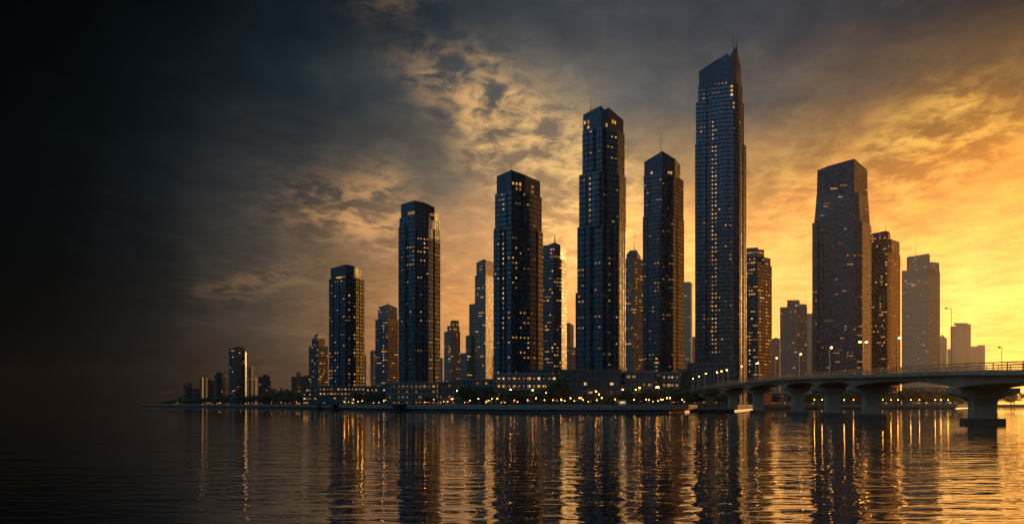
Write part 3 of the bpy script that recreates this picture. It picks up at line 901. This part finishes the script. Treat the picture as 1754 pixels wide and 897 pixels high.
POLE = plain('pole_paint', (0.32, 0.29, 0.24), 0.4, 0.3, 0.1)
OFFHEAD = plain('unlit_lamp', (0.55, 0.5, 0.4), 0.3, 0.2, 0.1)
LM = {'bridge': mk_lamp(9.6, .33, LAMP, .7, .17), 'bridge2': mk_lamp(9.6, .33, LAMP, .9, .17, True), 'prom': mk_lamp(3.1, .22, LAMPS, 0, .07), 'street': mk_lamp(7.0, .32, LAMP, .5, .1)}
LM['tall'] = mk_lamp(15.5, .3, OFFHEAD, 1.3, .095); LM['short'] = mk_lamp(5.2, .3, OFFHEAD, .5, .09)


def lamp(kind, x, y, z, label, group, rz=0.0, name='street_lamp', s=1.0):
    e = empty(name, (x, y, z), label, 'street lamp', group)
    e.rotation_euler = (0, 0, rz); e.scale = (s, s, s)
    pm, gm = LM[kind]
    inst('pole', pm, e, (0, 0, 0)); inst('lamp_head', gm, e, (0, 0, 0))
    return e


def rail_spot(px, sd):
    Y = 190.0
    best = None
    while Y < 800:
        p, nr = path_at(Y); c = p + nr * sd * (WB - .75)
        e = abs(877 + c.x / c.y * F - px)
        if best is None or e < best[0]: best = (e, Y, p, nr, c)
        Y += 1.0
    return best[1:]


BL = [(1536, 578.5, 1, 'bridge', 'lit lamp on the near railing in front of the dark bronze tower'), (1478, 585.5, 1, 'bridge2', 'double headed lit lamp on the bridge before the wide grey tower right edge'),
      (1420.5, 595, 1, 'bridge', 'lit lamp on the bridge in front of the wide grey tower'), (1369, 606.4, 1, 'bridge', 'lit bridge lamp before the brown residential tower'),
      (1328, 613, 1, 'bridge', 'lit bridge lamp left of the brown residential tower'), (1294, 622, 1, 'bridge', 'lit bridge lamp at the foot of the dark brown tower'),
      (1268, 627, 1, 'bridge', 'lit bridge lamp at the right edge of the tallest skyscraper'), (1207.4, 639.3, 1, 'bridge', 'lit bridge lamp before the columned podium, near railing'),
      (1196, 644.5, 1, 'bridge', 'lit ramp lamp just left of the columned podium'), (1186, 648, 1, 'bridge', 'lit ramp lamp second from the low end of the bridge'),
      (1159.5, 654, 1, 'bridge', 'lit lamp at the low left end of the bridge ramp'), (1300.5, 620.6, -1, 'bridge', 'lit lamp on the far railing beside the dark brown tower'),
      (1247, 631.6, -1, 'bridge', 'lit lamp on the far railing before the podium right half'), (1238, 635, -1, 'bridge', 'lit lamp on the far railing before the podium centre'),
      (1230, 637, -1, 'bridge', 'lit lamp on the far railing before the podium left half')]
for px, py, sd, k, lab in BL:
    Y, p, nr, c = rail_spot(px, sd)
    zb = p.z - RH - .55
    lamp(k, c.x, c.y, zb, lab, 'lit lamps on the bridge', math.atan2(-nr.y * sd, -nr.x * sd), s=max(.6, min(1.3, (wz(py, c.y) - zb) / 9.65)))
p, nr = path_at(238); c = p + nr * (-1) * (WB - .75)
for Y in range(205, 300):
    p, nr = path_at(Y); c = p + nr * (WB - .75)
    if 877 + c.x / c.y * F < 1632: break
lamp('tall', c.x, c.y, p.z - RH - .55, 'tall unlit lamp rising over the square golden block', 'unlit bridge lamps', math.pi)
for Y in range(150, 300):
    p, nr = path_at(Y); c = p + nr * (WB - .75)
    if 877 + c.x / c.y * F < 1718: break
lamp('short', c.x, c.y, p.z - RH - .55, 'short unlit lamp against bright sky at the right end of the railing', 'unlit bridge lamps', math.pi)

zones = [(0, 480, 'on the far left shore'), (480, 640, 'before the broad blue tower'), (640, 790, 'before the wide low mall front'), (790, 960, 'before the dark round trees'), (960, 1070, 'before the gridded podium'), (1070, 1400, 'near the bridge ramp'), (1400, 1700, 'under the bridge')]


def zone(px):
    for a, b, n in zones:
        if a <= px < b: return n
    return 'under the bridge'


def inland(px, k):
    D = shore_d(px) + k
    return wx(px, D), D


px = 300.0
while px < 1172:
    k = random.choice((7, 9, 10, 14, 19, 26)) + random.uniform(-1, 2)
    x, y = inland(px, k)
    z = zone(px)
    lamp('prom', x, y, GZ, 'small globe lamp on the promenade ' + z, 'small globe lamps ' + z, name='promenade_lamp', s=random.choice((.5, .6, .75, .9, 1.0, 1.25)))
    px += (17 if px < 480 else 9 if px < 640 else 6.6) * random.choice((.25, .5, .8, 1.0, 1.3, 2.2))
for px, y in ((812, 676), (874, 667), (876, 676), (913, 668), (934, 673), (963, 674), (1022, 670), (1025, 675), (1067, 667), (1088, 667), (1094, 664), (1123, 663), (1129, 663), (731, 684), (765, 683), (774, 683), (782, 683), (784, 669), (704, 684), (677, 682), (606, 684), (660, 686), (842, 689), (585, 688)):
    D = shore_d(px) + 22
    z = wz(y, D)
    e = lamp('street', wx(px, D), D, GZ, 'taller lit street lamp behind the promenade ' + zone(px), 'taller street lamps ' + zone(px), random.uniform(0, 6.28), s=max(.55, (z - GZ) / 7.0))
for px in (1360, 1395, 1408, 1422, 1446, 1462, 1484, 1512, 1526, 1538, 1560, 1575, 1602, 1612, 1624):
    x, y = inland(px, 9)
    lamp('prom', x, y, GZ, 'small globe lamp on the far bank under the bridge', 'small globe lamps under the bridge', name='promenade_lamp', s=1.7)
# lit kiosk on the promenade
x, y = inland(1066, 7)
root = empty('kiosk', (x, y, GZ), 'small white lit kiosk on the promenade edge', 'kiosk')
m = MB(); m.box((0, 0, 1.2), (2.0, 1.3, 1.2)); m.build('wall', WHITE, root)
m = MB(); m.box((0, 0, 2.55), (2.4, 1.7, .14)); m.build('roof', WHITE, root)
inst('lit_window', WMESH[3], root, (0, -1.33, 1.5), 0, (2.8, 1, 1.1))


# ------------------------------------------------------------------ trees
def tree_meshes(seed, H, Wd, leaf):
    rnd = random.Random(seed)
    tr = MB()
    th = H * .34
    tr.tube([(0, 0, -.2), (0.1, .05, th * .5), (0, .1, th), (.15, 0, H * .7)], [H * .03, H * .022, H * .018, H * .006], 7)
    lobes = []
    nl = rnd.randint(6, 9)
    for i in range(nl):
        a = rnd.uniform(0, 6.283); r = Wd * .5 * rnd.uniform(.2, .75)
        z = H * rnd.uniform(.42, .84)
        c = Vector((r * math.cos(a), r * math.sin(a), z))
        lobes.append((c, Wd * rnd.uniform(.2, .33)))
        tr.tube([(0, .08, th * rnd.uniform(.7, 1.1)), tuple(c * .6 + Vector((0, 0, th * .4))), tuple(c)], [H * .011, H * .007, H * .003], 5)
    lobes.append((Vector((0, 0, H * .82)), Wd * .26))
    lf = MB()
    for c, r in lobes:
        n = int(95 * (r / (Wd * .26)) ** 2)
        for _ in range(n):
            d = Vector((rnd.gauss(0, 1), rnd.gauss(0, 1), rnd.gauss(0, 1))).normalized()
            rr = r * rnd.uniform(.45, 1.12) ** .6
            p = c + Vector((d.x * rr, d.y * rr, d.z * rr * .8))
            s = Wd * .055 * rnd.uniform(.6, 1.4)
            n1 = (d + Vector((rnd.gauss(0, .6), rnd.gauss(0, .6), rnd.gauss(0, .6)))).normalized()
            a1 = n1.orthogonal().normalized(); b1 = n1.cross(a1)
            lf.face([p - a1 * s, p - b1 * s * .6 + a1 * s * .2, p + a1 * s, p + b1 * s * .7])
    return tr.mesh('trunk', BARK), lf.mesh('crown', leaf)


TM = [tree_meshes(3, 10, 9, LEAF), tree_meshes(4, 10, 11, LEAF), tree_meshes(5, 10, 8, LEAF2), tree_meshes(6, 10, 10, LEAF), tree_meshes(8, 10, 12, LEAF), tree_meshes(9, 10, 7, LEAF2)]


def tree(px, D, ytop, label, group, wide=1.0, base=GZ, name='leafy_tree', kind=None):
    h = max(2.0, wz(ytop, D) - base)
    e = empty(name, (wx(px, D), D, base), label, 'tree' if name == 'leafy_tree' else 'shrub', group)
    e.scale = (h / 10 * wide, h / 10 * wide, h / 10 * 1.04)
    e.rotation_euler = (0, 0, random.uniform(0, 6.28))
    a, b = TM[kind if kind is not None else random.randrange(6)]
    inst('trunk', a, e, (0, 0, 0)); inst('crown', b, e, (0, 0, 0))
    return e


def row(a, b, n, k0, k1, y0, y1, where, wide=1.0, name='leafy_tree', grp=None):
    for i in range(n):
        px = a + (b - a) * (i + random.uniform(.1, .9)) / n
        f = (px - a) / (b - a)
        D = shore_d(px) + random.uniform(k0, k1)
        tree(px, D, y0 + (y1 - y0) * f + random.uniform(-1.6, 1.6), 'dark ' + ('shrub' if name == 'shrub' else 'leafy tree') + ' ' + where, (grp or 'trees') + ' ' + where, wide * random.uniform(.9, 1.25), name=name)


row(276, 350, 9, 20, 60, 687, 682, 'on the low far left point', 1.7)
row(345, 470, 15, 25, 90, 681, 675, 'in the wood on the left shore', 1.5)
row(465, 560, 12, 25, 70, 677, 673, 'left of the broad tower podium', 1.4)
row(556, 610, 7, 25, 50, 673, 672, 'before the broad tower podium', 1.25)
row(608, 660, 7, 22, 45, 673, 674, 'right of the broad tower podium', 1.25)
row(655, 790, 12, 18, 34, 681, 680, 'small and lamplit before the mall front', 1.2)
row(792, 848, 8, 17, 34, 665, 664, 'in the rounded dark clump before the long low building', 1.3)
row(846, 905, 9, 17, 34, 668, 670, 'before the terraced podium', 1.3)
row(905, 945, 5, 17, 30, 673, 674, 'small, right of the clump before the terraced podium', 1.1)
tree(953, 600, 653, 'single big round tree between terraced and gridded podiums', 'trees by the podiums', 1.15, kind=4)
tree(961, 603, 656, 'smaller round tree leaning on the single big round tree', 'trees by the podiums', 1.05, kind=3)
row(965, 1055, 8, 16, 28, 680, 681, 'low and lamplit before the gridded podium', 1.1)
row(1052, 1085, 5, 14, 26, 676, 672, 'left of the leaning lamp posts', 1.2)
row(1085, 1165, 11, 16, 34, 672, 668, 'on the bank beside the bridge ramp', 1.35)
tree(1170, 880, 634, 'tall dark tree beside the lit low building and the ramp', 'trees by the ramp', .7, kind=3)
tree(1180, 870, 641, 'second tall dark tree between the ramp and the columned podium', 'trees by the ramp', .7, kind=1)
row(1165, 1250, 8, 30, 60, 672, 674, 'in the shade under the bridge ramp', 1.2)
row(1290, 1400, 9, 22, 46, 677, 676, 'on the far bank behind the slim piers', 1.4)
row(1400, 1640, 20, 24, 50, 675, 668, 'on the far bank under the bridge', 1.35)
row(1640, 1700, 4, 24, 60, 679, 679, 'behind the broad pier', 1.4)
row(1686, 1830, 9, 24, 60, 676, 674, 'on the hazy point right of the broad pier', 1.5)
row(660, 1170, 36, 5.5, 7.5, 688, 688, 'at the promenade edge', 1.3, 'shrub', 'shrubs')

# ------------------------------------------------------------------ camera
cd = bpy.data.cameras.new('camera'); cam = bpy.data.objects.new('camera', cd); COL.objects.link(cam)
cam.location = (0, 0, EYE); cam.rotation_euler = (R(90), 0, 0)
cd.lens = 35.0; cd.sensor_width = 36.0
cd.shift_y = (HOR - 448.5) / 1754.0
cd.clip_start = .5; cd.clip_end = 60000
S.camera = cam

# ------------------------------------------------------------------ sun
SUN_AZ, SUN_EL = 37.0, 6.0
sd = bpy.data.lights.new('sun', 'SUN'); sd.energy = 1.5; sd.angle = R(.6); sd.color = (1.0, .47, .13)
so = bpy.data.objects.new('sun', sd); COL.objects.link(so)
sv = Vector((math.sin(R(SUN_AZ)) * math.cos(R(SUN_EL)), math.cos(R(SUN_AZ)) * math.cos(R(SUN_EL)), math.sin(R(SUN_EL))))
so.rotation_euler = sv.to_track_quat('Z', 'Y').to_euler()
so.location = (400, 300, 300)

# ------------------------------------------------------------------ sky
w = bpy.data.worlds.new('World'); S.world = w; w.use_nodes = True
nt = w.node_tree; t = NT(nt)
for n in list(nt.nodes): nt.nodes.remove(n)
out = t.n('ShaderNodeOutputWorld'); bg = t.n('ShaderNodeBackground')
nt.links.new(bg.outputs[0], out.inputs[0])
gen = t.n('ShaderNodeTexCoord').outputs['Generated']
vd = t.vmath('NORMALIZE', gen)
sp = t.n('ShaderNodeSeparateXYZ'); t.set(sp.inputs[0], vd)
X, Y, Z = sp.outputs
az = t.math('DIVIDE', t.math('ARCTAN2', X, Y), 2 * math.pi)
# a slow warp so that the bands of the sky are not ruled lines
sw = t.noise(vd, 3.2, 4, .6)
az = t.math('ADD', az, t.math('MULTIPLY', t.math('SUBTRACT', sw, .5), .022))
azn = t.math('ADD', az, .5)
el = t.math('MULTIPLY', t.math('ARCSINE', Z), 180 / math.pi)
el = t.math('ADD', el, t.math('MULTIPLY', t.math('SUBTRACT', t.noise(t.vmath('ADD', vd, (3.1, 1.7, .4)), 4.0, 4, .6), .5), 7.0))


def lin(c): return tuple(((v / 255) / 12.92 if v / 255 < .04045 else ((v / 255 + .055) / 1.055) ** 2.4) for v in c) + (1.0,)


BACK = {-180: (72, 94, 110), -130: (84, 114, 132), -95: (84, 116, 136), -65: (38, 58, 70), -45: (8, 17, 22), 42: None, 60: None, 90: (62, 58, 56), 130: (66, 74, 80), 180: (72, 94, 110)}


def rowramp(vals, r42, r60, k=1.0):
    d = {a: (tuple(x * k for x in v) if v else v) for a, v in BACK.items()}; d[42] = r42; d[60] = r60; d.update(vals)
    return t.ramp(azn, [((a + 180) / 360, lin(d[a])) for a in sorted(d)], 'LINEAR')


AZ = (-27, -23, -18.7, -12.5, -4.3, 2.45, 8.4, 15.2, 20.1, 25.5, 29)
ROWS = [
    (0.5, [(5, 8, 9), (9, 12, 13), (28, 28, 28), (80, 62, 48), (160, 112, 68), (200, 142, 78), (232, 166, 82), (248, 186, 90), (252, 196, 96), (255, 200, 86), (255, 196, 80)], (255, 190, 80), (225, 140, 60)),
    (6.0, [(4, 9, 11), (10, 14, 16), (28, 30, 31), (84, 75, 65), (186, 138, 86), (212, 158, 93), (233, 173, 93), (250, 198, 112), (253, 192, 98), (255, 216, 120), (255, 206, 104)], (255, 205, 100), (228, 146, 66)),
    (12.0, [(2, 7, 10), (7, 14, 18), (20, 29, 35), (60, 61, 61), (118, 106, 90), (180, 145, 102), (200, 157, 102), (222, 160, 84), (212, 148, 76), (214, 144, 64), (208, 138, 60)], (246, 170, 78), (196, 126, 62)),
    (16.5, [(1, 5, 7), (3, 10, 13), (10, 21, 27), (32, 44, 52), (72, 76, 78), (112, 106, 98), (104, 102, 100), (112, 98, 86), (118, 96, 76), (120, 92, 64), (122, 90, 60)], (190, 128, 66), (130, 94, 62)),
    (20.5, [(1, 3, 4), (2, 6, 8), (5, 13, 18), (16, 28, 36), (36, 47, 56), (62, 68, 74), (70, 74, 80), (68, 70, 76), (60, 60, 64), (54, 50, 50), (50, 46, 46)], (46, 44, 46), (44, 46, 52)),
    (25.0, [(1, 2, 3), (2, 4, 5), (3, 8, 11), (8, 17, 23), (22, 32, 40), (42, 50, 58), (46, 54, 62), (46, 52, 58), (44, 46, 50), (42, 42, 44), (42, 42, 44)], (40, 42, 46), (40, 46, 54)),
    (45.0, [(10, 20, 27)] * 11, (34, 44, 54), (34, 46, 56)),
]
col = None; pe = None
for e, vals, r42, r60 in ROWS:
    rr = rowramp(dict(zip(AZ, vals)), r42, r60, .62 if e < 3 else .8 if e < 8 else 1.15 if e < 14 else 1.5)
    if col is None: col = rr
    else: col = t.mix(t.maprange(el, pe, e, 0, 1, 'SMOOTHSTEP' if e > 20 else 'LINEAR'), col, rr)
    pe = e
# clouds on a flat layer overhead, so they crowd together towards the horizon
inv = t.math('DIVIDE', 1.0, t.math('ADD', t.math('MAXIMUM', Z, 0.0), .10))
cv = t.xyz(t.math('MULTIPLY', X, inv), t.math('MULTIPLY', Y, inv), 0.0)
mp = t.n('ShaderNodeMapping'); t.set(mp.inputs[0], cv)
mp.inputs['Rotation'].default_value = (0, 0, R(-28)); mp.inputs['Scale'].default_value = (1.0, .7, 1.0); mp.inputs['Location'].default_value = (2.3, 5.1, 0)
cn1 = t.noise(mp.outputs[0], 4.4, 7, .62, .8)
cn2 = t.noise(t.vmath('ADD', mp.outputs[0], (4.2, 9.3, 2.0)), 13.0, 6, .64, .5)
cn3 = t.noise(t.vmath('ADD', mp.outputs[0], (9.2, 1.3, 5.0)), .8, 4, .55, .3)
cl = t.math('ADD', t.math('MULTIPLY', cn1, .55), t.math('MULTIPLY', cn2, .45))
dark = t.maprange(cn3, .42, .62, 0, 1, 'SMOOTHSTEP')
col = t.mix(t.math('MULTIPLY', dark, .4), col, t.mix(1.0, col, (.55, .58, .64, 1), 'MULTIPLY'))
lowc = t.maprange(cl, .38, .52, 1, 0, 'SMOOTHSTEP')
col = t.mix(t.math('MULTIPLY', lowc, .4), col, t.mix(1.0, col, (.6, .63, .7, 1), 'MULTIPLY'))
col = t.mix(t.math('MULTIPLY', t.maprange(cl, .50, .66, 0, 1, 'SMOOTHSTEP'), .5), col, t.mix(1.0, col, (1.6, 1.5, 1.35, 1), 'MULTIPLY'))
# broken sheets of cloud lit from below: (azimuth, elevation, half widths, tilt, strength) in degrees
azd = t.math('MULTIPLY', az, 360.0)
msk = None
for a0, e0, ra, re, sh, k in ((-8.8, 10.2, 3.2, 2.0, -.2, .75), (-4.2, 16.6, 3.0, 2.4, -.35, .42), (-.2, 14.0, 3.9, 3.0, -.45, 1.15), (3.8, 11.8, 4.4, 3.4, -.3, 1.35), (-14.5, 6.5, 4.0, .9, 0, .35),
                              (9.0, 9.0, 5, 3, 0, .4), (16.0, 11.0, 4.5, 3.5, 0, .5), (24.0, 12.6, 4.6, 2.6, .1, .8), (22, 8.5, 6, 2.2, 0, .6), (-7, 21.5, 3, 1.6, 0, .25), (33, 12, 6, 4, 0, .8)):
    da = t.math('DIVIDE', t.math('SUBTRACT', azd, a0), ra)
    de = t.math('DIVIDE', t.math('SUBTRACT', t.math('SUBTRACT', el, e0), t.math('MULTIPLY', t.math('SUBTRACT', azd, a0), sh)), re)
    g = t.math('MULTIPLY', t.math('EXPONENT', t.math('MULTIPLY', t.math('ADD', t.math('MULTIPLY', da, da), t.math('MULTIPLY', de, de)), -1.0)), k)
    msk = g if msk is None else t.math('MAXIMUM', msk, g)
puff = t.maprange(cl, .42, .60, 0, 1, 'SMOOTHSTEP')
puff = t.math('MULTIPLY', t.math('MULTIPLY', puff, t.maprange(msk, .0, .75, 0, 1, 'SMOOTHSTEP')), .88)
warm = t.ramp(azn, [((180 + a) / 360, lin(c)) for a, c in ((-40, (14, 18, 22)), (-18, (70, 60, 50)), (-11, (190, 142, 92)), (-1, (238, 188, 120)), (4, (250, 202, 126)), (9, (242, 190, 110)), (18, (252, 194, 100)), (27, (255, 192, 86)), (45, (240, 150, 60)), (80, (80, 66, 56)))])
col = t.mix(puff, col, warm)
gain = t.ramp(azn, [(0.0, (1, 1, 1, 1)), ((180 - 24) / 360, (.8, .8, .8, 1)), ((180 - 11) / 360, (1.15, 1.12, 1.08, 1)), ((180 - 3) / 360, (1.75, 1.5, 1.3, 1)), ((180 + 5) / 360, (1.95, 1.6, 1.3, 1)), ((180 + 22) / 360, (2.2, 1.55, 1.35, 1)), ((180 + 60) / 360, (2.4, 1.55, 1.0, 1)), ((180 + 85) / 360, (1, 1, 1, 1)), (1.0, (1, 1, 1, 1))])
col = t.mix(t.maprange(el, 7.5, 14.0, 1, 0, 'SMOOTHSTEP'), col, t.mix(1.0, col, gain, 'MULTIPLY'))
sky = t.n('ShaderNodeTexSky', sky_type='NISHITA')
sky.sun_disc = False; sky.sun_elevation = R(SUN_EL); sky.sun_rotation = R(SUN_AZ)
sky.air_density = 1.5; sky.dust_density = 2.0
# the clear sky reaches through the cloud only a little
tot = t.mix(1.0, col, t.vmath('SCALE', sky.outputs[0], scale=.00015), 'ADD')
t.set(bg.inputs['Color'], tot); bg.inputs['Strength'].default_value = 1.0

# ------------------------------------------------------------------ haze
hm = bpy.data.materials.new('air_haze'); hm.use_nodes = True
nt = hm.node_tree
for n in list(nt.nodes): nt.nodes.remove(n)
o = nt.nodes.new('ShaderNodeOutputMaterial'); pv = nt.nodes.new('ShaderNodeVolumePrincipled')
pv.inputs['Color'].default_value = (.92, .9, .88, 1)
pv.inputs['Density'].default_value = .000025
pv.inputs['Anisotropy'].default_value = .92
nt.links.new(pv.outputs[0], o.inputs['Volume'])
m = MB(); m.box((250, 4050, 158), (5800, 4500, 159.2)); hz = m.build('haze', hm)
tag(hz, kind='stuff')

# ------------------------------------------------------------------ render settings
S.render.engine = 'CYCLES'
cy = S.cycles
cy.use_denoising = True
cy.denoiser = 'OPENIMAGEDENOISE'
cy.denoising_input_passes = 'RGB_ALBEDO_NORMAL'
cy.max_bounces = 6; cy.diffuse_bounces = 2; cy.glossy_bounces = 4; cy.transmission_bounces = 2; cy.volume_bounces = 0
cy.sample_clamp_indirect = 6.0
cy.caustics_reflective = False; cy.caustics_refractive = False
cy.use_light_tree = True
vs = S.view_settings
vs.view_transform = 'Standard'; vs.look = 'None'; vs.exposure = 0.0; vs.gamma = 1.0; vs.use_curve_mapping = False
